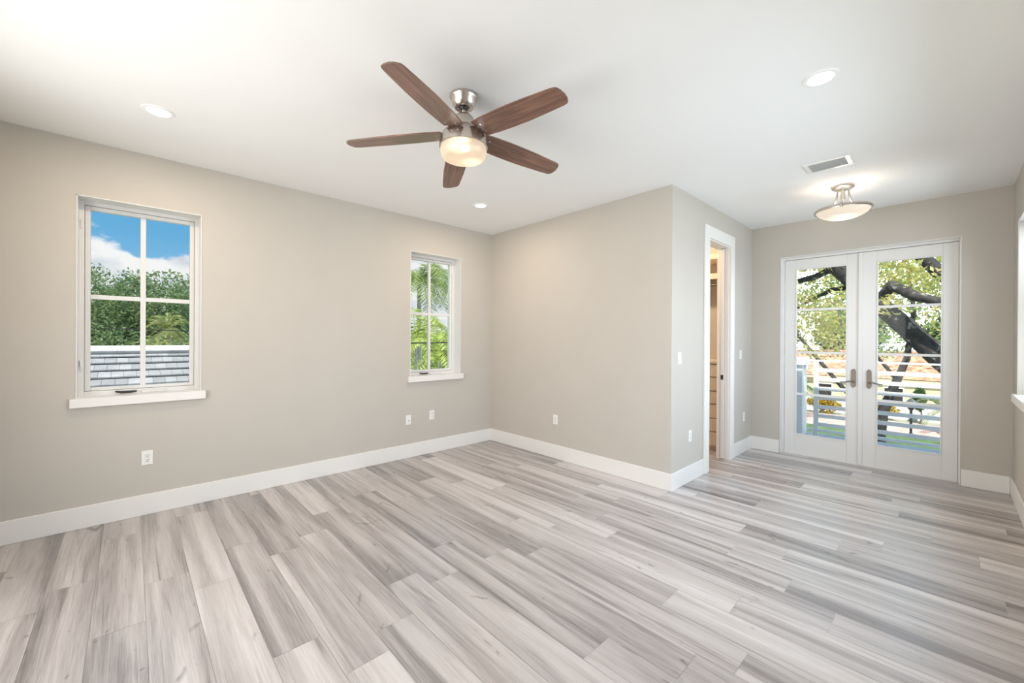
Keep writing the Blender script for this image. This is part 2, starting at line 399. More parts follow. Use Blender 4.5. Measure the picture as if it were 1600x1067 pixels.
# ------------------------------------------------------------------ windows
def casement(name, label, loc, rz, full=True, latch=-1, crank=-1):
    """local frame: x along the wall (width), y into the room, z up; origin on the wall face at the opening's bottom centre"""
    w, h = 0.742, WZ1 - WZ0; d = -0.15
    R = empty(name, (0, 0, 0), label, 'window', kind=S)
    lin = MB()
    t = 0.006
    lin.box(-w / 2, -w / 2 + t, d, 0.004, 0, h); lin.box(w / 2 - t, w / 2, d, 0.004, 0, h); lin.box(-w / 2, w / 2, d, 0.004, h - t, h)
    lin.build('window_lining', FRAME, R)
    fr = MB(); a = 0.034
    for x0, x1, z0, z1 in ((-w / 2, -w / 2 + a, 0, h), (w / 2 - a, w / 2, 0, h), (-w / 2 + a, w / 2 - a, h - a, h), (-w / 2 + a, w / 2 - a, 0, a + .004)):
        fr.box(x0, x1, d - 0.07, d, z0, z1)
    fr.build('window_frame', FRAME, R, bevel=0.003)
    sh = MB(); b = 0.03; i0 = a + 0.002
    for x0, x1, z0, z1 in ((-w / 2 + i0, -w / 2 + i0 + b, i0 + .004, h - i0), (w / 2 - i0 - b, w / 2 - i0, i0 + .004, h - i0),
                           (-w / 2 + i0 + b, w / 2 - i0 - b, h - i0 - b, h - i0), (-w / 2 + i0 + b, w / 2 - i0 - b, i0 + .004, i0 + b)):
        sh.box(x0, x1, d - 0.06, d - 0.008, z0, z1)
    sh.build('window_sash', FRAME, R, bevel=0.004)
    gi = i0 + b
    mu = MB(); mw = 0.017
    mu.box(-mw, mw, d - 0.05, d - 0.02, gi, h - gi)
    zc = 1.745 - WZ0
    mu.box(-w / 2 + gi, -mw, d - 0.05, d - 0.02, zc - mw, zc + mw); mu.box(mw, w / 2 - gi, d - 0.05, d - 0.02, zc - mw, zc + mw)
    mu.build('window_muntin', FRAME, R, bevel=0.002)
    MB().box(-w / 2 + gi - .004, w / 2 - gi + .004, d - 0.037, d - 0.033, gi - .004, h - gi + .004).build('window_pane', GLASS, R)
    sl = MB(); sl.box(-w / 2 - 0.03, w / 2 + 0.03, -0.0005, 0.035, -0.064, 0.004); sl.box(-w / 2 + 0.0005, w / 2 - 0.0005, d - 0.02, 0.0, -0.03, 0.004)
    sl.build('window_sill', TRIM, R, bevel=0.003)
    if full:
        s = crank
        cv = MB(); cv.box(s * 0.07 - 0.075, s * 0.07 + 0.075, d, d + 0.022, 0.004, 0.024)
        o = cv.build('crank_cover', FRAME, R, bevel=0.006)
        cr_ = MB(); xc = -s * 0.10
        cr_.tube([(xc - 0.062, d + 0.018, 0.022), (xc - 0.03, d + 0.03, 0.019), (xc + 0.03, d + 0.03, 0.019), (xc + 0.062, d + 0.018, 0.026)], [0.006, 0.010, 0.010, 0.007], 10)
        cr_.build('crank_handle', BLACK, R, smooth=True)['label'] = 'dark folded crank handle'
        lt = MB(); xl = latch * (w / 2 - a / 2)
        lt.box(xl - 0.011, xl + 0.011, d, d + 0.006, 0.20, 0.285); lt.box(xl - 0.006, xl + 0.006, d + 0.006, d + 0.022, 0.232, 0.28)
        lt.build('sash_latch', FRAME, R, bevel=0.003)
        hg = MB(); hg.box(xl + latch * -0.002 - 0.006, xl + latch * -0.002 + 0.006, d, d + 0.008, h - 0.22, h - 0.15)
        hg.build('window_hinge', FRAME, R, bevel=0.002)
    R.location = loc; R.rotation_euler = (0, 0, rz); POS[R.name] = Vector(loc)
    return R
# wall_left faces +X: local y (into room) -> +X ; local x -> -Y
casement('window_1', 'white casement window looking over the grey tile roof and green trees', (0, sum(W1) / 2, WZ0), -math.pi / 2, latch=1, crank=-1)
casement('window_2', 'white casement window looking onto the palms, beside the room corner', (0, sum(W2) / 2, WZ0), -math.pi / 2, latch=1, crank=-1)
casement('window_3', 'white window seen edge-on at the right edge of the photo', (XE, sum(W3) / 2, WZ0 - 0.0), math.pi / 2, full=False)

# ------------------------------------------------------------------ french doors
D1 = empty('door_1', (FD[0], YD + 0.1, 0), 'pair of white glazed french doors opening to the balcony', 'french door', kind=S)
DY = YD + 0.10
fr = MB()
fr.box(FD[0], FD[0] + 0.024, YD + 0.075, YD + 0.2, 0, FD[3]); fr.box(FD[1] - 0.014, FD[1], YD + 0.075, YD + 0.2, 0, FD[3])
fr.box(FD[0] + 0.024, FD[1] - 0.014, YD + 0.075, YD + 0.2, FD[3] - 0.03, FD[3])
fr.box(FD[0] + 0.024, FD[1] - 0.014, YD + 0.075, YD + 0.2, 0.0, 0.006)
fr.box(FD[0], FD[0] + 0.036, DY + 0.047, YD + 0.2, 0.006, FD[3] - 0.03); fr.box(FD[1] - 0.030, FD[1], DY + 0.047, YD + 0.2, 0.006, FD[3] - 0.03); fr.box(FD[0] + 0.036, FD[1] - 0.03, DY + 0.047, YD + 0.2, FD[3] - 0.045, FD[3] - 0.03)
fr.box(3.725, 3.757, DY + 0.046, DY + 0.06, 0.009, 2.43)
fr.build('door_frame', FRAME, D1, bevel=0.003)
# white head reveal strip and lining between wall face and frame
ln = MB(); ln.box(FD[0], FD[0] + 0.006, YD - 0.003, YD + 0.075, 0, FD[3]); ln.box(FD[1] - 0.006, FD[1], YD - 0.003, YD + 0.075, 0, FD[3]); ln.box(FD[0], FD[1], YD - 0.003, YD + 0.075, FD[3] - 0.006, FD[3])
ln.build('door_lining', FRAME, D1)
def leaf(x0, x1, gx0, gx1, hx, sgn, label, astragal):
    L = MB(); z0, z1, g0, g1 = 0.0065, 2.445, 0.25, 2.325; y0, y1 = DY, DY + 0.045
    L.box(x0, gx0, y0, y1, z0, z1); L.box(gx1, x1, y0, y1, z0, z1); L.box(gx0, gx1, y0, y1, z0, g0); L.box(gx0, gx1, y0, y1, g1, z1)
    lf = L.build('door_leaf', FRAME, D1, bevel=0.003)
    lf['label'] = label
    st = MB(); b = 0.012
    for a in ((gx0, gx0 + b, g0, g1), (gx1 - b, gx1, g0, g1), (gx0 + b, gx1 - b, g0, g0 + b), (gx0 + b, gx1 - b, g1 - b, g1)): st.box(a[0], a[1], y0 - 0.006, y0 + 0.02, a[2], a[3])
    st.build('glazing_bead', FRAME, lf, bevel=0.002)
    mu = MB()
    for zc in (1.813, 1.282, 0.76): mu.box(gx0 + b, gx1 - b, y0 + 0.002, y0 + 0.03, zc - 0.014, zc + 0.014)
    mu.build('muntin', FRAME, lf, bevel=0.002)
    MB().box(gx0 + 0.002, gx1 - 0.002, y0 + 0.018, y0 + 0.022, g0 + 0.002, g1 - 0.002).build('glass', GLASS, lf)
    hp = MB(); w, za, zb = 0.021, 0.888, 1.108
    out = [(hx - w, za + 0.03), (hx - w * 0.75, za + 0.012), (hx, za), (hx + w * 0.75, za + 0.012), (hx + w, za + 0.03), (hx + w, zb - 0.03), (hx + w * 0.75, zb - 0.012), (hx, zb), (hx - w * 0.75, zb - 0.012), (hx - w, zb - 0.03)]
    hp.prism(out, Matrix(((1, 0, 0, 0), (0, 0, 1, 0), (0, 1, 0, 0), (0, 0, 0, 1))), y0 - 0.010, y0)
    hb = hp.build('handle_plate', NICKELW, lf, bevel=0.003); hb['label'] = 'satin nickel handle plate'
    lv = MB(); zl = 0.955
    lv.tube([(hx, y0 - 0.008, zl), (hx, y0 - 0.050, zl)], 0.009, 12)
    lv.tube([(hx - sgn * 0.004, y0 - 0.048, zl), (hx + sgn * 0.03, y0 - 0.052, zl + 0.008), (hx + sgn * 0.065, y0 - 0.052, zl - 0.002), (hx + sgn * 0.10, y0 - 0.048, zl - 0.008), (hx + sgn * 0.118, y0 - 0.044, zl - 0.004)], [0.009, 0.008, 0.007, 0.006, 0.004], 10)
    if sgn > 0: lv.tube([(hx, y0 - 0.01, 1.055), (hx, y0 - 0.022, 1.055)], 0.012, 14)
    lv.build('lever_handle', NICKELW, lf, smooth=True)['label'] = 'satin nickel lever'
    if astragal:
        MB().box(x0 - 0.026, x0 + 0.014, y0 - 0.014, y0 - 0.001, z0, z1).build('astragal', FRAME, lf, bevel=0.004)
leaf(2.994, 3.738, 3.110, 3.618, 3.678, -1, 'leaf hinged on the closet side', False)
leaf(3.744, 4.498, 3.876, 4.386, 3.815, 1, 'leaf nearest the right wall', True)
ks = MB()
for zz in (0.3, 1.2, 2.1): ks.tube([(2.990, DY - 0.006, zz - 0.045), (2.990, DY - 0.006, zz + 0.045)], 0.006, 8)
ks.build('hinge', FRAME, D1)

# ------------------------------------------------------------------ closet doorway
D2 = empty('door_2', (XB, 4.9, 0), 'white cased opening of the pocket door to the closet', 'doorway', kind=S)
cs = MB(); t = 0.02
cs.box(XB, XB + t, 4.458, CD[0] + 0.006, 0, 2.672); cs.box(XB, XB + t, CD[1] - 0.006, 5.335, 0, 2.672); cs.box(XB, XB + t, CD[0] + 0.006, CD[1] - 0.006, CD[3] - 0.006, 2.672)
cs.build('door_casing', TRIM, D2, bevel=0.004)
jm = MB(); xi = XB - 0.135
jm.box(xi, XB, CD[0], CD[0] + 0.018, 0, CD[3]); jm.box(xi, XB, CD[0] + 0.018, CD[1] - 0.018, CD[3] - 0.018, CD[3])
jm.box(xi, XB - 0.09, CD[1] - 0.018, CD[1], 0, CD[3]); jm.box(XB - 0.045, XB, CD[1] - 0.018, CD[1], 0, CD[3])
jm.build('door_jamb', TRIM, D2, bevel=0.003)
ps = MB(); ps.box(XB - 0.087, XB - 0.048, CD[1] - 0.030, CD[1] - 0.001, 0.008, CD[3] - 0.022)
sb = ps.build('pocket_door', TRIM, D2, bevel=0.003)
lt = MB(); lt.box(XB - 0.084, XB - 0.052, CD[1] - 0.034, CD[1] - 0.030, 0.955, 1.015)
la = lt.build('edge_pull', NICKELW, sb, bevel=0.001); la['label'] = 'square metal edge pull'
MB().box(XB - 0.078, XB - 0.059, CD[1] - 0.0355, CD[1] - 0.034, 0.966, 1.004).build('pull_recess', DARK, la)

# closet interior
cl_floor_y = 5.52
U = empty('closet_drawer_unit', (2.05, 5.5, 0), 'built-in closet drawer stack behind the doorway', 'drawer unit')
b = MB(); b.box(1.55, 2.5, 5.525, YD - 0.004, 0.0, 1.125); b.build('body', CABINET, U, bevel=0.002)
MB().box(1.54, 2.503, 5.475, YD - 0.004, 1.127, 1.16).build('unit_top', CABINET, U, bevel=0.002)
zz = [1.122, 0.951, 0.773, 0.603, 0.421, 0.247, 0.058]
for i in range(6):
    dr = MB().box(1.56, 2.495, 5.485, 5.5245, zz[i + 1] + 0.007, zz[i] - 0.007).build('drawer', CABINET, U, bevel=0.002)
cw = empty('closet_shelf', (2.05, 5.75, 2.29), 'upper closet shelf with hanging rod below it', 'shelf')
MB().box(1.3, 2.504, 5.62, YD - 0.004, 2.285, 2.312).build('shelf_board', CABINET, cw, bevel=0.002)
MB().box(1.3, 2.504, 5.62, 5.64, 2.24, 2.285).build('shelf_rail', CABINET, cw)
rd = MB().tube([(1.3, 5.70, 2.17), (2.503, 5.70, 2.17)], 0.014, 12).build('hanging_rod', NICKELW, cw, smooth=True); rd['label'] = 'metal hanging rod'
MB().box(1.3, 1.32, 5.62, YD - 0.004, 2.14, 2.285).build('end_bracket', CABINET, cw)
ts = empty('top_cubby', (2.05, 5.75, 2.42), 'closed cabinet box high on the closet wall', 'cabinet')
MB().box(1.3, 2.504, 5.60, YD - 0.004, 2.50, 2.57).build('cubby_box', CABINET, ts, bevel=0.002)
cl = bpy.data.lights.new('closet_lamp', 'POINT'); cl.energy = 85; cl.color = (1.0, 0.74, 0.48); cl.shadow_soft_size = 0.08
clo = bpy.data.objects.new('closet_lamp', cl); C.objects.link(clo); clo.location = (1.5, 4.9, 2.82)

# ------------------------------------------------------------------ electrical plates
def plate(name, label, cat, loc, rz, kind, group=None):
    R = empty(name, (0, 0, 0), label, cat, group)
    w, h = 0.070, 0.115
    MB().box(-w / 2, w / 2, 0, 0.006, -h / 2, h / 2).build('cover_plate', PLATE, R, bevel=0.003)
    if kind == 'outlet':
        for s in (1, -1):
            rc = MB(); rc.box(-0.017, 0.017, 0.005, 0.0085, s * 0.0195 - 0.014, s * 0.0195 + 0.014)
            r_ = rc.build('receptacle', PLATE, R, bevel=0.004)
            sl = MB(); zc = s * 0.0195
            sl.box(-0.009, -0.0055, 0.0085, 0.009, zc + 0.000, zc + 0.009); sl.box(0.0055, 0.009, 0.0085, 0.009, zc + 0.001, zc + 0.008)
            sl.add([(0.0035 * math.cos(a) , 0.009, zc - 0.007 + 0.0035 * math.sin(a)) for a in np.linspace(0, 2 * math.pi, 9)[:-1]], [tuple(range(8))])
            sl.build('slots', DARK, r_)
        MB().tube([(0, 0.006, 0), (0, 0.0075, 0)], 0.003, 10).build('screw', NICKEL, R)
    elif kind == 'switch':
        MB().box(-0.0165, 0.0165, 0.005, 0.010, -0.033, 0.033).build('rocker', PLATE, R, bevel=0.003)
    else:
        j = MB(); j.tube([(0, 0.005, -0.008), (0, 0.014, -0.008)], 0.005, 12); j.build('cable_jack', NICKELW, R, smooth=True)['label'] = 'small metal cable jack'
        MB().box(-0.008, 0.008, 0.005, 0.009, -0.036, -0.022).build('data_port', PLATE, R)
    R.location = loc; R.rotation_euler = (0, 0, rz)
    return R
A_, B_, Cc = -math.pi / 2, math.pi, -math.pi / 2     # wall_left, wall_middle, wall_closet (all face so that local y points into the room)
plate('wall_outlet', 'white double outlet below the casement window over the tile roof', 'outlet', (0, 0.100, 0.458), A_, 'outlet')
plate('cable_plate', 'white cable plate below the palm window, left of another outlet', 'wall plate', (0, 2.432, 0.453), A_, 'cable')
plate('wall_outlet', 'white outlet on the window wall nearest the room corner', 'outlet', (0, 2.756, 0.473), A_, 'outlet')
plate('wall_outlet', 'white outlet low on the blank wall right of the room corner', 'outlet', (1.203, YB, 0.465), B_, 'outlet')
plate('wall_outlet', 'white outlet low on the wall just left of the closet doorway', 'outlet', (XB, 4.137, 0.458), Cc, 'outlet')
plate('light_switch', 'white rocker switch on the wall left of the closet doorway', 'light switch', (XB, 3.892, 1.252), Cc, 'switch')
plate('light_switch', 'white rocker switch between the closet doorway and the french doors', 'light switch', (XB, 5.595, 1.247), Cc, 'switch')
plate('wall_outlet', 'white outlet low between the closet doorway and the french doors', 'outlet', (XB, 5.738, 0.449), Cc, 'outlet')

# ------------------------------------------------------------------ ceiling fan
FX, FY = 2.408, 1.468
F = empty('ceiling_fan', (FX, FY, H), 'brushed nickel ceiling fan with five walnut blades and a lit bowl', 'ceiling fan')
MB().lathe([(0.0, H), (0.084, H), (0.085, H - 0.010), (0.080, H - 0.018), (0.078, H - 0.022), (0.070, H - 0.048), (0.060, H - 0.066), (0.053, H - 0.072), (0.040, H - 0.072), (0.030, H - 0.060), (0, H - 0.06)], FX, FY, 48).build('canopy', NICKEL, F, smooth=True)
hbm = MB(); hbm.lathe([(0.0, H - 0.055), (0.024, H - 0.056), (0.028, H - 0.07), (0.022, H - 0.082), (0.0, H - 0.084)], FX, FY, 24); hbm.build('hanger_ball', BLACK, F, smooth=True)
MB().tube([(FX, FY, H - 0.07), (FX, FY, 2.765)], 0.0135, 20).build('downrod', NICKEL, F, smooth=True)
MB().lathe([(0.0, 2.785), (0.030, 2.784), (0.050, 2.778), (0.060, 2.766), (0.064, 2.745), (0.065, 2.715), (0.078, 2.700), (0.105, 2.688), (0.128, 2.668), (0.139, 2.640), (0.143, 2.610), (0.143, 2.592), (0.137, 2.588), (0.0, 2.588)], FX, FY, 56).build('motor_housing', NICKEL, F, smooth=True)
MB().lathe([(0.1425, 2.606), (0.1455, 2.604), (0.1455, 2.590), (0.1425, 2.588)], FX, FY, 56).build('trim_ring', NICKEL, F, smooth=True)
spots = [(-0.048, 0.052, -0.35), (0.075, 0.062, -0.372)]
BOWL = lamp_glass('lit_frosted_bowl', (1.0, 0.72, 0.44), 0.44, [(0.085, -0.100, -0.345), (0.015, 0.055, -0.39)], 0.085, 0.75, 0.03)
MB().lathe([(0.137, 2.590), (0.139, 2.580), (0.1385, 2.560), (0.134, 2.540), (0.124, 2.526), (0.105, 2.517), (0.07, 2.512), (0.0, 2.510)], FX, FY, 56).build('light_bowl', BOWL, F, smooth=True)
WOODB = blade_wood()
def blade_outline():
    return [(0.132, -0.031), (0.20, -0.020), (0.30, 0.002), (0.40, 0.028), (0.50, 0.057), (0.60, 0.089), (0.655, 0.107), (0.680, 0.118), (0.689, 0.128), (0.694, 0.155), (0.692, 0.185), (0.682, 0.212), (0.669, 0.229), (0.658, 0.235),
            (0.640, 0.235), (0.55, 0.219), (0.40, 0.189), (0.30, 0.163), (0.20, 0.134), (0.112, 0.102), (0.106, 0.094)]
for i in range(5):
    a = -1.3725 + i * 2 * math.pi / 5; ca, sa = math.cos(a), math.sin(a); tx, ty = 0.0314, -0.0194
    bu = Vector((ca, sa, -0.0098 + tx * ca + ty * sa)).normalized(); bv = Vector((-sa, ca, -tx * sa + ty * ca)).normalized()
    bn = bu.cross(bv).normalized(); bv2 = bv * math.cos(-0.1938) + bn * math.sin(-0.1938); bn2 = bu.cross(bv2)
    Mb = Matrix((bu, bv2, bn2)).transposed().to_4x4(); Mb.translation = Vector((0, 0, 2.6714 - H))
    bl = MB().prism(blade_outline(), Matrix.Identity(4), -0.004, 0.004).build('blade', WOODB, F, bevel=0.002, local=True)
    bl.matrix_local = Mb
    br = MB(); Mr = Matrix.Translation((0.0, 0.0, 0)) @ Matrix.Rotation(0.27, 4, 'Z')
    br.box(0.10, 0.175, -0.018, 0.018, 0.0045, 0.011)
    for px_, py_ in ((0.160, 0.030), (0.165, -0.030)): br.tube([(px_, py_, -0.0075), (px_, py_, -0.0042)], 0.006, 12)
    br.xf(Mr); br.build('blade_bracket', NICKEL, bl, local=True)
for dx, dy in ((0.06, -0.045), (-0.05, 0.055)):
    d = bpy.data.lights.new('fan_bulb_light', 'POINT'); d.energy = 5; d.color = (1.0, 0.78, 0.52); d.shadow_soft_size = 0.03
    o = bpy.data.objects.new('fan_bulb_light', d); C.objects.link(o); o.location = (FX + dx, FY + dy, 2.553)

# ------------------------------------------------------------------ semi-flush ceiling light in the alcove
LX, LY = 3.735, 4.93
Q = empty('ceiling_light', (LX, LY, H), 'nickel semi-flush ceiling light with a lit glass bowl before the french doors', 'ceiling light')
MB().lathe([(0.0, H), (0.088, H), (0.090, H - 0.008), (0.086, H - 0.020), (0.070, H - 0.030), (0.030, H - 0.034), (0.0, H - 0.034)], LX, LY, 40).build('canopy', NICKEL, Q, smooth=True)
ZR = 2.672
MB().lathe([(0.206, ZR - 0.012), (0.219, ZR - 0.014), (0.222, ZR - 0.004), (0.219, ZR + 0.006), (0.216, ZR + 0.014), (0.206, ZR + 0.012), (0.206, ZR - 0.012)], LX, LY, 64).build('rim_ring', NICKEL, Q, smooth=True)
SB = lamp_glass('lit_alabaster_bowl', (1.0, 0.84, 0.66), 0.62, [(0, 0, -0.31)], 0.15, 0.7, 0.05)
MB().lathe([(0.205, ZR - 0.008), (0.190, ZR - 0.030), (0.160, ZR - 0.052), (0.115, ZR - 0.072), (0.06, ZR - 0.083), (0.0, ZR - 0.086)], LX, LY, 56).build('glass_bowl', SB, Q, smooth=True)
for kx in range(3):
    a = math.radians(35 + 120 * kx); ca, sa = math.cos(a), math.sin(a)
    am = MB(); am.tube([(LX + ca * r, LY + sa * r, z) for r, z in ((0.05, H - 0.03), (0.052, H - 0.08), (0.065, H - 0.13), (0.10, H - 0.185), (0.15, H - 0.218), (0.206, H - 0.226))], [0.008] * 6, 10)
    am.build('arm', NICKEL, Q, smooth=True)
    cp = MB(); cp.lathe([(0.0, 0.018), (0.012, 0.016), (0.014, 0.0), (0.012, -0.016), (0.0, -0.02)], 0, 0, 16)
    cp.xf(Matrix.Translation((LX + ca * 0.222, LY + sa * 0.222, ZR)))
    cp.build('rim_clip', NICKEL, Q, smooth=True)
sm = MB(); sm.tube([(LX, LY, H - 0.03), (LX, LY, H - 0.13)], [0.016, 0.02], 14); sm.build('socket_stem', NICKEL, Q, smooth=True)
d = bpy.data.lights.new('bowl_bulb_light', 'POINT'); d.energy = 3.4; d.color = (1.0, 0.88, 0.74); d.shadow_soft_size = 0.04
o = bpy.data.objects.new('bowl_bulb_light', d); C.objects.link(o); o.location = (LX, LY, ZR + 0.035)

# ------------------------------------------------------------------ recessed lights
GLOW = emitter('downlight_lens', (1.0, 0.96, 0.90), 2.2)
def downlight(x, y, label):
    R = empty('recessed_light', (x, y, H), label, 'recessed light', 'recessed ceiling lights')
    MB().lathe([(0.062, H - 0.004), (0.066, H - 0.007), (0.082, H - 0.005), (0.086, H), (0.062, H), (0.062, H - 0.004)], x, y, 40).build('trim_ring', CEIL, R, smooth=True)
    MB().lathe([(0.0, H - 0.003), (0.063, H - 0.003)], x, y, 40).build('lens', GLOW, R)
    d = bpy.data.lights.new('downlight_light', 'AREA'); d.shape = 'DISK'; d.size = 0.12; d.energy = 13; d.color = (1.0, 0.82, 0.63)
    o = bpy.data.objects.new('downlight_light', d); C.objects.link(o); o.location = (x, y, H - 0.009)
    return R
downlight(0.901, 0.125, 'recessed light in the ceiling above the casement window over the tile roof')
downlight(0.896, 2.807, 'recessed light in the ceiling near the room corner, below the fan in the photo')
downlight(3.928, 2.807, 'recessed light in the ceiling between the fan and the air vent')

# ------------------------------------------------------------------ air vent
V = empty('air_vent', (3.735, 4.225, H), 'white rectangular ceiling air vent with grey louvres', 'air vent')
vx0, vx1, vy0, vy1 = 3.58, 3.89, 4.108, 4.338
ix0, ix1, iy0, iy1 = vx0 + 0.035, vx1 - 0.035, vy0 + 0.022, vy1 - 0.035
vf = MB(); zt, zb = H, H - 0.010
vf.box(vx0, ix0, vy0, vy1, zb, zt); vf.box(ix1, vx1, vy0, vy1, zb, zt); vf.box(ix0, ix1, vy0, iy0, zb, zt); vf.box(ix0, ix1, iy1, vy1, zb, zt)
vf.build('vent_frame', PLATE, V, bevel=0.003)
MB().box(ix0, ix1, iy0, iy1, H - 0.0025, H - 0.001).build('vent_backing', mat('vent_shadow', (0.05, 0.05, 0.05), 0.8, vary=0.05), V)
LOUV = mat('vent_grey', (0.40, 0.41, 0.40), 0.5, vary=0.03)
lv = MB(); n = 6
for i in range(n):
    yc = iy0 + (i + 0.5) * (iy1 - iy0) / n
    i0 = len(lv.v); lv.box(ix0, ix1, -0.011, 0.011, -0.0006, 0.0006)
    lv.xf(Matrix.Translation((0, yc, H - 0.0085)) @ Matrix.Rotation(math.radians(-30), 4, 'X'), i0)
lv.build('louvres', LOUV, V)

# ================================================================== OUTSIDE
GZ = -3.4
GRASSM = mat('lawn_green', (0.09, 0.15, 0.04), 0.9, vary=0.35, vscale=1.5)
tag(MB().box(-90, 90, -60, 110, GZ - 0.3, GZ).build('ground', mat('far_ground', (0.30, 0.31, 0.24), 0.95, vary=0.2, vscale=0.3)), 'ground around the house', 'ground', kind=S)
# balcony
tag(MB().box(2.0, 6.2, YD + TA, 7.86, -0.22, -0.02).build('balcony_floor', mat('deck_grey', (0.50, 0.53, 0.56), 0.7, vary=0.05, vscale=4)), 'grey balcony floor beyond the french doors', 'balcony', kind=S)
P = empty('balcony_post', (2.70, 7.6, 0), 'square pale blue-grey post at the end of the balcony railing', 'post')
MB().box(2.46, 2.915, 7.45, 7.76, -0.02, 1.055).build('post_shaft', BLUEWHITE, P, bevel=0.004)
MB().box(2.43, 2.945, 7.42, 7.79, 1.055, 1.172).build('post_cap', BLUEWHITE, P, bevel=0.006)
RL = empty('balcony_railing', (3.9, 7.6, 0), 'white slatted balcony railing beyond the french doors', 'railing')
MB().box(2.946, 5.9, 7.585, 7.615, 1.115, 1.140).build('top_rail', BLUEWHITE, RL, bevel=0.002)
MB().box(2.96, 5.9, 7.575, 7.625, 0.055, 0.095).build('bottom_rail', BLUEWHITE, RL, bevel=0.002)
for xx in (3.03, 5.05): MB().box(xx, xx + 0.06, 7.58, 7.62, -0.02, 1.115).build('upright', BLUEWHITE, RL, bevel=0.002)
for zc in (0.985, 0.845, 0.705, 0.570, 0.430, 0.295, 0.165): MB().box(3.09, 5.85, 7.585, 7.615, zc - 0.027, zc + 0.027).build('slat', BLUEWHITE, RL, bevel=0.002)
MB().box(2.9165, 2.96, 7.585, 7.615, 1.0, 1.053).build('wall_bracket', BLUEWHITE, RL)

# ---- plants
def leaf_cloud(name, blobs, n, size, parent, material, seed, hue=((0.75, 1.15), (0.8, 1.2), (0.7, 1.2)), flat=0.0, aspect=0.45, shell=0.55):
    r = np.random.default_rng(seed)
    vol = np.array([b[1][0] * b[1][1] * b[1][2] for b in blobs]) ** 0.75; idx = r.choice(len(blobs), n, p=vol / vol.sum())
    cen = np.array([b[0] for b in blobs])[idx]; rad = np.array([b[1] for b in blobs])[idx]
    d = r.normal(size=(n, 3)); d /= np.linalg.norm(d, axis=1)[:, None]
    rr = np.maximum(r.random(n) ** (1 / 3), shell * r.random(n) + (1 - shell) * r.random(n))
    p = cen + d * rad * rr[:, None]
    nrm = r.normal(size=(n, 3)) + np.array([0, 0, flat]); nrm /= np.linalg.norm(nrm, axis=1)[:, None]
    t = r.normal(size=(n, 3)); a = np.cross(nrm, t); a /= np.linalg.norm(a, axis=1)[:, None]; b = np.cross(nrm, a)
    s = size * (0.6 + 0.8 * r.random(n))[:, None]
    q = np.stack([p - a * s, p + b * s * aspect - a * s * 0.1, p + a * s, p - b * s * aspect - a * s * 0.1], 1).reshape(-1, 3) - np.array(POS[parent.name])
    me = bpy.data.meshes.new(name); me.vertices.add(4 * n); me.vertices.foreach_set('co', q.ravel())
    me.loops.add(4 * n); me.loops.foreach_set('vertex_index', np.arange(4 * n)); me.polygons.add(n)
    me.polygons.foreach_set('loop_start', np.arange(0, 4 * n, 4)); me.polygons.foreach_set('loop_total', np.full(n, 4)); me.update()
    ca = me.color_attributes.new('tint', 'FLOAT_COLOR', 'CORNER')
    m = r.random(n); col = np.ones((n, 4))
    for i, (lo, hi) in enumerate(hue): col[:, i] = lo + (hi - lo) * (0.65 * m + 0.35 * r.random(n))
    ca.data.foreach_set('color', np.repeat(col, 4, axis=0).ravel())
    me.materials.append(material); o = bpy.data.objects.new(name, me); C.objects.link(o); o.parent = parent; POS[o.name] = POS[parent.name]
    return o
def bark(name, col, v=0.4): return mat(name, col, 0.9, vary=v, vscale=9, bump=0.5, bscale=14)
BARK = bark('grey_bark', (0.06, 0.055, 0.056), 0.6)
for nd in BARK.node_tree.nodes:                     # pale lichen patches on dark bark
    if nd.type == 'VALTORGB': k_ = nd.color_ramp.elements.new(0.62); k_.color = (0.075, 0.07, 0.07, 1); nd.color_ramp.elements[-1].color = (0.42, 0.41, 0.40, 1); nd.color_ramp.elements[-1].position = 0.70; BARKD = bark('brown_bark', (0.17, 0.13, 0.10))
LG = mat('leaf_mid_green', (0.19, 0.255, 0.11), 0.55, tint=True, trans=0.4)
LB = mat('leaf_bright_green', (0.46, 0.56, 0.16), 0.5, tint=True, trans=0.45)
LY = mat('leaf_yellow_green', (0.66, 0.60, 0.20), 0.5, tint=True, trans=0.5)
LD = mat('leaf_deep_green', (0.09, 0.18, 0.06), 0.5, tint=True, trans=0.3)
LC = mat('leaf_croton', (0.60, 0.44, 0.04), 0.5, tint=True, trans=0.3)

def round_tree(name, label, base, h, blobs, n, size, material, seed, group=None, trunk_r=0.18, cat='tree'):
    R = empty(name, base, label, cat, group)
    cz = np.mean([b_[0] for b_ in blobs], 0)
    MB().tube([base, (base[0] + 0.1, base[1], base[2] + h * 0.3), (cz[0], cz[1], cz[2])], [trunk_r, trunk_r * 0.8, trunk_r * 0.4], 10).build('trunk', BARKD, R, smooth=True)
    leaf_cloud('foliage', blobs, n, size, R, material, seed)
    return R
def blobs_for(c, r, n, seed, sub=0.5):
    g = random.Random(seed); out = []
    for _ in range(n):
        out.append(((c[0] + g.uniform(-1, 1) * r[0] * 0.7, c[1] + g.uniform(-1, 1) * r[1] * 0.7, c[2] + g.uniform(-1, 1) * r[2] * 0.65), (r[0] * sub, r[1] * sub, r[2] * sub)))
    return out
def bez(p0, p1, p2, n):
    return [tuple((1 - t) ** 2 * a + 2 * t * (1 - t) * b_ + t * t * c for a, b_, c in zip(p0, p1, p2)) for t in np.linspace(0, 1, n)]
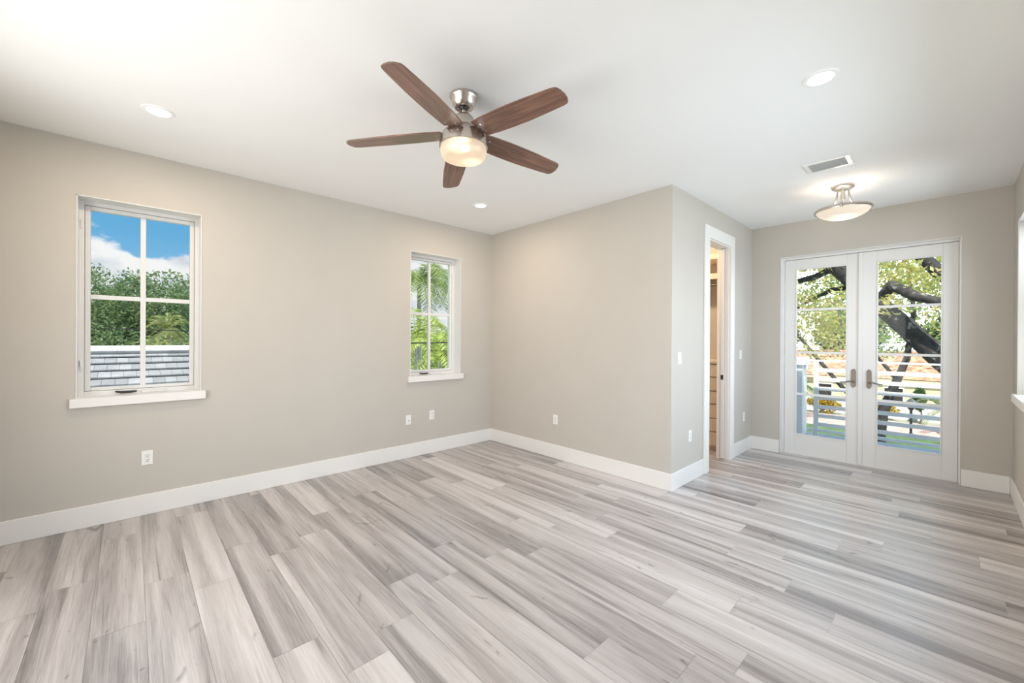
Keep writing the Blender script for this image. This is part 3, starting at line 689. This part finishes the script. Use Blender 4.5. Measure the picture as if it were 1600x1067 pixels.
def frond(parent, base, ang, length, lift, droop, material, seed, nl=26, lw=0.03, ll=0.45, name='frond'):
    g = random.Random(seed); u = Vector((math.cos(ang), math.sin(ang), 0))
    p0 = Vector(base); p1 = p0 + u * length * 0.5 + Vector((0, 0, lift)); p2 = p0 + u * length + Vector((0, 0, lift - droop))
    pts = [Vector(p) for p in bez(p0, p1, p2, nl)]; mb = MB()
    mb.tube(pts[::3] + [pts[-1]], 0.012 * length / 2, 5, col=(0.9, 0.9, 0.6))
    side = u.cross(Vector((0, 0, 1)))
    for i in range(2, nl):
        t = i / (nl - 1); l = ll * (0.35 + 0.65 * math.sin(math.pi * (0.12 + 0.80 * t))) * length / 2.2
        d = (pts[i] - pts[i - 1]).normalized()
        for s in (1, -1):
            tip = pts[i] + side * s * l * 0.86 + d * l * 0.55 - Vector((0, 0, l * g.uniform(0.15, 0.55)))
            w = d * lw
            c = g.uniform(0.5, 1.3); mid = (pts[i] * 0.55 + tip * 0.45)
            mb.add([pts[i] - w * 0.4, mid - w, tip, mid + w], [(0, 1, 2, 3)], (c, c * g.uniform(0.92, 1.05), c * 0.9))
    return mb.build(name, material, parent)
def palm(name, label, base, h, nf, length, lift, droop, material, seed, lean=(0, 0), trunk=0.16, group=None, ball=False, **kw):
    R = empty(name, base, label, 'palm', group); g = random.Random(seed)
    top = Vector(base) + Vector((lean[0], lean[1], h))
    MB().tube(bez(base, (base[0] + lean[0] * 0.2, base[1] + lean[1] * 0.2, base[2] + h * 0.5), tuple(top), 9), [trunk * (1.15 - 0.5 * t) for t in np.linspace(0, 1, 9)], 10).build('trunk', mat('palm_trunk', (0.40, 0.37, 0.31), 0.9, vary=0.25, vscale=12), R, smooth=True)
    for i in range(nf):
        frond(R, tuple(top), i * 2.399 + g.uniform(-.2, .2), length * g.uniform(0.6 if ball else 0.85, 1.1), lift * (g.uniform(-0.9, 1.9) if ball else g.uniform(0.3, 1.4)), droop * (g.uniform(0.1, 0.9) if ball else g.uniform(0.7, 1.3)), material, seed * 50 + i, **kw)
    return R

# ---- view of window_1: neighbour's grey tiled roof, trees and clouds
NB = empty('neighbour_house', (-8.0, 0.6, GZ), 'neighbouring white house with a grey flat-tile roof', 'house')
MB().box(-10.6, -3.6, -5.0, 3.0, GZ, -0.10).build('house_wall', STUCCO, NB)
TILE = mat('grey_roof_tile', (0.31, 0.305, 0.30), 0.85, tint=True, vary=0.14, vscale=5)
tl = MB(); g = random.Random(3); RX, RZ, sl = -7.0, 1.135, 0.33
for side in (1, -1):
    for r_ in range(12):
        s0, s1 = r_ * 0.335, r_ * 0.335 + 0.35
        off = (r_ % 3) * 0.055 + g.uniform(-.01, .01)
        yy = -5.4 + off
        while yy < 3.3:
            t = 0.80 + 0.32 * g.random(); tw = 0.166
            z_up, z_dn = RZ - sl * s0 - 0.006, RZ - sl * s1 + 0.036
            xa, xb = RX + side * s0, RX + side * s1
            ya, yb = yy + 0.002, yy + tw - 0.002
            tl.add([(xa, ya, z_up), (xa, yb, z_up), (xb, yb, z_dn), (xb, ya, z_dn), (xa, ya, z_up - 0.02), (xa, yb, z_up - 0.02), (xb, yb, z_dn - 0.024), (xb, ya, z_dn - 0.024)],
                   [(0, 1, 2, 3), (7, 6, 5, 4), (2, 6, 7, 3), (0, 3, 7, 4), (1, 5, 6, 2), (0, 4, 5, 1)], (t, t, t * 1.02))
            yy += tw
tl.build('tile_roof', TILE, NB)
rc = MB(); yy = -5.4; g = random.Random(9)
while yy < 3.3:
    t = 1.5 + 0.2 * g.random(); z0 = RZ + 0.12
    for sgn in (1, -1):
        i0 = len(rc.v)
        rc.box(0, 0.25 * sgn, yy, yy + 0.405, -0.03, 0.0, (t, t, t * 1.02))
        rc.xf(Matrix.Translation((RX, 0, z0)) @ Matrix.Rotation(math.radians(24) * sgn, 4, 'Y') @ Matrix.Translation((0, 0, 0)), i0)
    yy += 0.40
rc.build('ridge_tiles', TILE, NB)
MB().box(RX - 0.17, RX + 0.17, -5.4, 3.4, RZ - 0.10, RZ + 0.05).build('ridge_mortar', mat('mortar', (0.72, 0.72, 0.73), 0.9, vary=0.05), NB)
for yg in (-5.3, 3.25): MB().add([(RX, yg, RZ - 0.06), (RX + 3.5, yg, RZ - 1.25), (RX - 3.5, yg, RZ - 1.25), (RX, yg + .05, RZ - 0.06), (RX + 3.5, yg + .05, RZ - 1.25), (RX - 3.5, yg + .05, RZ - 1.25)], [(0, 1, 2), (3, 5, 4), (0, 3, 4, 1), (1, 4, 5, 2), (2, 5, 3, 0)]).build('gable', STUCCO, NB)

far = [(-25, -5.0, 5.0, 'broad green tree behind the tile roof, at the window edge near the latch'), (-31.5, -1.4, 5.7, 'taller green tree behind the tile roof, set back left of the window bar'),
       (-25, 1.2, 4.7, 'broad green tree behind the tile roof, right of the window bar'), (-31.5, 4.6, 5.4, 'broad green tree set back behind the tile roof, at the edge away from the latch')]
for i, (xx, yy, top, lab) in enumerate(far):
    c = (xx, yy, (top + GZ) / 2 + 0.4); rad = (2.6, 2.7, (top - GZ) / 2 - 0.2)
    round_tree('broadleaf_tree', lab, (xx, yy, GZ), 6, blobs_for(c, rad, 34, 40 + i, 0.42), 26000, 0.10, LG, 60 + i, 'broad trees behind the tile roof', 0.3)
round_tree('low_tree', 'dark low tree filling the gap behind the tile roof ridge', (-20, 0.2, GZ), 4, blobs_for((-20, 0.2, -0.4), (1.2, 7.0, 2.4), 34, 77, 0.34), 18000, 0.08, LG, 78, None, 0.2)
LF_ = mat('fan_palm_leaf', (0.34, 0.38, 0.14), 0.5, tint=True, trans=0.35)
palm('fan_palm', 'bushy golden green palm just over the tile roof, upper clump', (-17.5, 1.15, GZ), 5.2, 44, 0.85, 0.5, 0.7, LF_, 31, trunk=0.10, nl=20, ll=0.55, lw=0.014, ball=True)
palm('fan_palm', 'bushy golden palm low against the tile roof ridge', (-15.2, 0.60, GZ), 4.25, 36, 0.7, 0.42, 0.6, LF_, 32, trunk=0.10, nl=20, ll=0.55, lw=0.014, ball=True)
palm('fan_palm', 'golden palm over the tile roof at the window edge away from the latch', (-15.2, 2.05, GZ), 4.3, 36, 0.7, 0.42, 0.6, LF_, 33, trunk=0.10, nl=20, ll=0.55, lw=0.014, ball=True)
wr = MB(); wr.tube([(-14, -6, 1.80), (-14, 0, 1.68), (-14, 6.5, 1.52), (-14, 14, 1.2)], 0.016, 6)
tag(wr.build('power_line', BLACK), 'thin dark power line crossing behind the tile roof', 'power line')

# ---- view of window_2: palms
def dirpt(px_dir_deg, ratio, dist):
    a = math.radians(px_dir_deg); return (CAM.x + dist * math.sin(a), CAM.y + dist * math.cos(a), CAM.z + ratio * dist)
LP_ = mat('palm_leaf', (0.30, 0.40, 0.14), 0.45, tint=True, trans=0.4); LA_ = mat('areca_leaf', (0.42, 0.51, 0.13), 0.45, tint=True, trans=0.45)
bp_ = dirpt(-59.8, 0.135, 17); palm('royal_palm', 'tall feather palm with drooping fronds outside the corner window', (bp_[0], bp_[1], GZ), bp_[2] - GZ, 28, 2.1, 1.0, 1.7, LP_, 11, trunk=0.12, nl=44, ll=0.6, lw=0.022)
bp_ = dirpt(-60.3, -0.005, 13.5); palm('areca_palm', 'bright areca palm low outside the corner window, trunk side', (bp_[0], bp_[1], GZ), bp_[2] - GZ, 16, 1.35, 1.2, 1.0, LA_, 12, trunk=0.06, nl=20, lw=0.032, ll=0.6)
bp_ = dirpt(-57.0, -0.055, 10.2); palm('areca_palm', 'bright areca palm low outside the corner window, corner side', (bp_[0], bp_[1], GZ), bp_[2] - GZ, 14, 1.0, 1.0, 0.7, LA_, 13, trunk=0.05, nl=18, lw=0.032, ll=0.6)
bp_ = dirpt(-58.7, 0.0, 30); round_tree('broadleaf_tree', 'green bushy tree behind the palms outside the corner window', (bp_[0], bp_[1], GZ), 4, blobs_for((bp_[0], bp_[1], 0.4), (4, 5, 2.0), 26, 5, 0.4), 8000, 0.15, LB, 15, None, 0.2)
bp_ = dirpt(-57.2, -0.09, 7.6); round_tree('garden_shrub', 'pale flowering shrub low outside the corner window', (bp_[0], bp_[1], GZ), 2, blobs_for((bp_[0], bp_[1], 0.35), (0.4, 0.4, 0.5), 8, 6, 0.5), 1500, 0.06, LB, 16, None, 0.05, cat='shrub')
bp_ = dirpt(-61.5, -0.12, 19)
gw = MB(); gw.box(bp_[0] - 5, bp_[0] + 1.0, bp_[1] - 3, bp_[1] + 0.9, GZ, -0.25)
gh = empty('garden_house', (bp_[0], bp_[1], GZ), 'small white building low behind the areca palms', 'house')
gw.build('house_wall', STUCCO, gh); MB().box(bp_[0] - 5.2, bp_[0] + 1.2, bp_[1] - 3.2, bp_[1] + 1.1, -0.25, -0.12).build('flat_roof', STUCCO, gh)
MB().tube([(-4.5, 1.1, 0.25), (-4.5, 1.1, 1.40)], 0.03, 8).build('service_mast', NICKELW, NB)
cb = MB(); cb.tube([(-4.484, 1.128, 1.345), (-2.95, 3.59, 1.330), (-2.04, 5.05, 1.36), (0.9, 9.76, 1.50), (1.5, 10.7, 1.53)], 0.012, 6); tag(cb.build('utility_cable', BLACK), 'dark cable crossing the corner window view', 'cable')

# ---- view of the french doors: street trees, house with terracotta roof, hedge, lamp
tag(MB().box(-40, 50, 26, 28.6, GZ, GZ + 0.03).build('lawn', GRASSM), 'green lawn strip beyond the balcony', 'lawn', kind=S)
tag(MB().box(-40, 50, 28.6, 33.2, GZ, GZ + 0.02).build('driveway', mat('pink_paver', (0.62, 0.40, 0.34), 0.9, vary=0.2, vscale=2)), 'pink paved driveway across the street', 'driveway', kind=S)
tag(MB().box(-40, 50, 12, 25.8, GZ, GZ + 0.01).build('road', mat('asphalt', (0.22, 0.22, 0.23), 0.9, vary=0.1)), 'street below the balcony', 'road', kind=S)
HS = empty('street_house', (3, 40, GZ), 'cream house with terracotta barrel-tile roof across the street', 'house')
CREAM = mat('cream_wall', (0.86, 0.74, 0.46), 0.9, vary=0.04, vscale=2)
MB().box(-14, 20, 37.2, 46, GZ, -1.05).build('house_wall', CREAM, HS)
ro = MB(); nx = 230; xs = np.linspace(-15, 21, nx); rows = 12
pts = []
for j in range(rows * 2 + 1):
    r_ = j / 2.0; y = 36.95 + r_ * 0.5; z = -1.18 + r_ * 0.145 + (0.05 if j % 2 == 0 else 0.0)
    for i, xv in enumerate(xs): pts.append((xv, y, z + 0.055 * abs(math.sin(xv * math.pi / 0.30))))
ro.add([(p[0], p[1], p[2] - 0.0) for p in pts], [(j * nx + i, j * nx + i + 1, (j + 1) * nx + i + 1, (j + 1) * nx + i) for j in range(rows * 2) for i in range(nx - 1)])
ro.build('tile_roof', mat('terracotta', (0.52, 0.28, 0.17), 0.85, vary=0.75, vscale=3.2), HS)  # strong tone variation paints dappled leaf shade into the tile colour
MB().box(-15, 21, 36.98, 37.1, -1.30, -1.14).build('fascia', mat('fascia_cream', (0.8, 0.7, 0.5), 0.8, vary=0.03), HS)
MB().box(-15, 21, 42.2, 46, 0.1, 0.58).build('ridge_block', mat('terracotta', (0.62, 0.28, 0.14)), HS)
for xx in (-6.5, -2.2, 1.55, 8.5):
    w_ = MB().box(xx, xx + 0.9, 37.12, 37.2, -2.7, -1.75).build('window', mat('house_window', (0.06, 0.05, 0.05), 0.2, vary=0.1), HS)
    fr_ = MB()
    for q in ((xx - .08, xx, -2.78, -1.67), (xx + .9, xx + .98, -2.78, -1.67), (xx, xx + .9, -2.78, -2.7), (xx, xx + .9, -1.75, -1.67)): fr_.box(q[0], q[1], 37.08, 37.2, q[2], q[3])
    fr_.build('window_surround', STUCCO, w_)
gwl = MB(); gwl.box(-30, 20, 34.6, 34.9, GZ, -2.55); tag(gwl.build('garden_wall', STUCCO), 'low white garden wall in front of the cream house', 'garden wall')
for i, (xx, lab) in enumerate(((-5.6, 'yellow croton bush by the driveway, farthest from the lamp post'), (-3.4, 'yellow croton bush by the driveway, second from the lamp post'), (-1.2, 'yellow croton bush by the driveway, third along toward the lamp post'), (1.45, 'yellow croton bush beside the big tree trunk'))):
    R = empty('croton_bush', (xx, 33.6, GZ), lab, 'bush', 'croton bushes by the driveway')
    MB().tube([(xx, 33.6, GZ), (xx, 33.6, GZ + 0.6)], [0.05, 0.03], 8).build('stem', BARKD, R)
    leaf_cloud('foliage', blobs_for((xx, 33.6, GZ + 0.55), (0.95, 0.4, 0.5), 8, 90 + i, 0.55), 900, 0.11, R, LC, 95 + i, hue=((0.5, 1.3), (0.6, 1.2), (0.5, 2.0)))
LPX, LPY = 3.21, 28.4
LP = empty('lamp_post', (LPX, LPY, GZ), 'black garden lamp post with a lantern beyond the railing', 'lamp post')
MB().lathe([(0.0, GZ), (0.14, GZ), (0.14, GZ + 0.06), (0.06, GZ + 0.25), (0.0, GZ + 0.25)], LPX, LPY, 16).build('base', BLACK, LP, smooth=True)
MB().tube([(LPX, LPY, GZ + 0.2), (LPX, LPY, GZ + 1.35)], 0.05, 10).build('pole', BLACK, LP, smooth=True)
MB().lathe([(0.05, GZ + 1.35), (0.16, GZ + 1.50), (0.19, GZ + 1.78), (0.16, GZ + 1.83), (0.05, GZ + 1.95), (0.0, GZ + 2.0)], LPX, LPY, 8).build('lantern', mat('lantern_dark', (0.10, 0.10, 0.10), 0.3, vary=0.1), LP)
round_tree('topiary_shrub', 'dark oval clipped shrub before the cream house wall', (3.35, 33.5, GZ), 1.2, [((3.35, 33.5, -1.95), (0.30, 0.30, 0.72))], 1500, 0.07, LD, 200, None, 0.05, cat='shrub')
palm('garden_palm', 'small arching palm in front of the cream house, railing side', (4.35, 31.0, GZ), 1.15, 14, 1.3, 0.9, 0.9, LG, 21, trunk=0.08)
palm('garden_palm', 'dark feathery palm in front of the cream house, post side', (-2.3, 30.9, GZ), 1.7, 18, 1.6, 0.8, 1.0, LD, 22, trunk=0.1)

def limb(parent, pts, rad, name='branch', m_=None): return MB().tube(pts, rad, 12).build(name, m_ or BARK, parent, smooth=True)
TA_ = empty('street_tree', (6.6, 10.8, GZ), 'large dark-barked tree leaning across the right-hand door glass', 'tree')
limb(TA_, [(6.6, 10.8, GZ), (6.15, 10.5, -1.6), (5.4, 10.2, -0.15), (4.95, 10.1, 0.46), (4.37, 10, 1.10), (3.93, 10, 1.66), (3.50, 10, 2.18), (2.95, 9.9, 2.85), (2.35, 9.8, 3.35), (1.4, 9.7, 3.7)],
     [0.26, 0.22, 0.19, 0.175, 0.165, 0.155, 0.15, 0.14, 0.12, 0.08], 'trunk')
limb(TA_, [(3.55, 10.0, 2.15), (3.75, 9.8, 2.42), (4.05, 9.6, 2.18), (4.5, 9.5, 2.0), (5.2, 9.4, 1.95)], [0.10, 0.10, 0.085, 0.06, 0.04])
limb(TA_, [(5.2, 9.6, 1.9), (4.6, 9.6, 2.25), (4.33, 9.6, 2.55), (4.05, 9.6, 2.95), (3.7, 9.6, 3.5)], [0.12, 0.11, 0.10, 0.09, 0.06])
limb(TA_, [(2.95, 9.9, 2.85), (2.6, 10, 2.70), (2.1, 10.1, 2.62), (1.5, 10.2, 2.85)], [0.07, 0.06, 0.05, 0.03])
limb(TA_, [(3.3, 10.0, 2.45), (2.85, 10.2, 2.45), (2.3, 10.5, 2.2), (1.8, 10.7, 1.9)], [0.05, 0.04, 0.03, 0.02])
g = random.Random(12)
bl = []
for _ in range(60): bl.append(((g.uniform(0.4, 6.4), g.uniform(10.7, 12.7), g.uniform(1.3, 4.8)), (0.5, 0.5, 0.34)))
for _ in range(15): bl.append(((g.uniform(1.0, 5.4), g.uniform(8.9, 9.5), g.uniform(1.5, 3.6)), (0.34, 0.3, 0.22)))
leaf_cloud('foliage', bl, 16000, 0.046, TA_, LY, 301, hue=((0.55, 1.25), (0.7, 1.2), (0.5, 1.5)))
TB_ = empty('street_tree', (3.4, 14, GZ), 'slimmer dark tree rising behind the railing near the door handles', 'tree')
limb(TB_, [(3.4, 14, GZ), (3.22, 14, -1.6), (3.24, 14, -0.95), (3.30, 14, -0.40), (3.50, 14, 0.24), (3.74, 14.1, 1.0), (3.85, 14.3, 2.2), (3.7, 14.6, 3.4)], [0.20, 0.16, 0.135, 0.12, 0.095, 0.07, 0.05, 0.03], 'trunk')
limb(TB_, [(3.32, 14, -1.2), (2.62, 14, 0.0), (2.0, 14, 0.85), (1.43, 14, 1.66), (0.9, 14.1, 2.6)], [0.08, 0.055, 0.05, 0.045, 0.03])
limb(TB_, [(3.60, 14, 0.4), (3.2, 14.1, 1.0), (3.0, 14.3, 1.7)], [0.05, 0.035, 0.02])
g = random.Random(21); bl = []
for _ in range(66): bl.append(((g.uniform(-3.2, 5.6), g.uniform(14.6, 19), g.uniform(1.2, 5.2)), (0.75, 0.75, 0.5)))
leaf_cloud('foliage', bl, 11500, 0.075, TB_, LB, 302, hue=((0.45, 1.05), (0.5, 1.05), (0.5, 1.4)))
for i, (xx, yy, top, lab) in enumerate(((-9, 50, 6.5, 'green tree behind the terracotta roof, post side'), (-2, 51, 5.5, 'green tree behind the middle of the terracotta roof'), (5, 50, 4.6, 'green tree behind the terracotta roof, right wall side'))):
    round_tree('garden_tree', lab, (xx, yy, GZ), 5, blobs_for((xx, yy, top / 2 - 0.5), (3.1, 3.0, top / 2 + 1), 26, 120 + i, 0.4), 7000, 0.2, LG, 130 + i, 'trees behind the terracotta roof', 0.3)
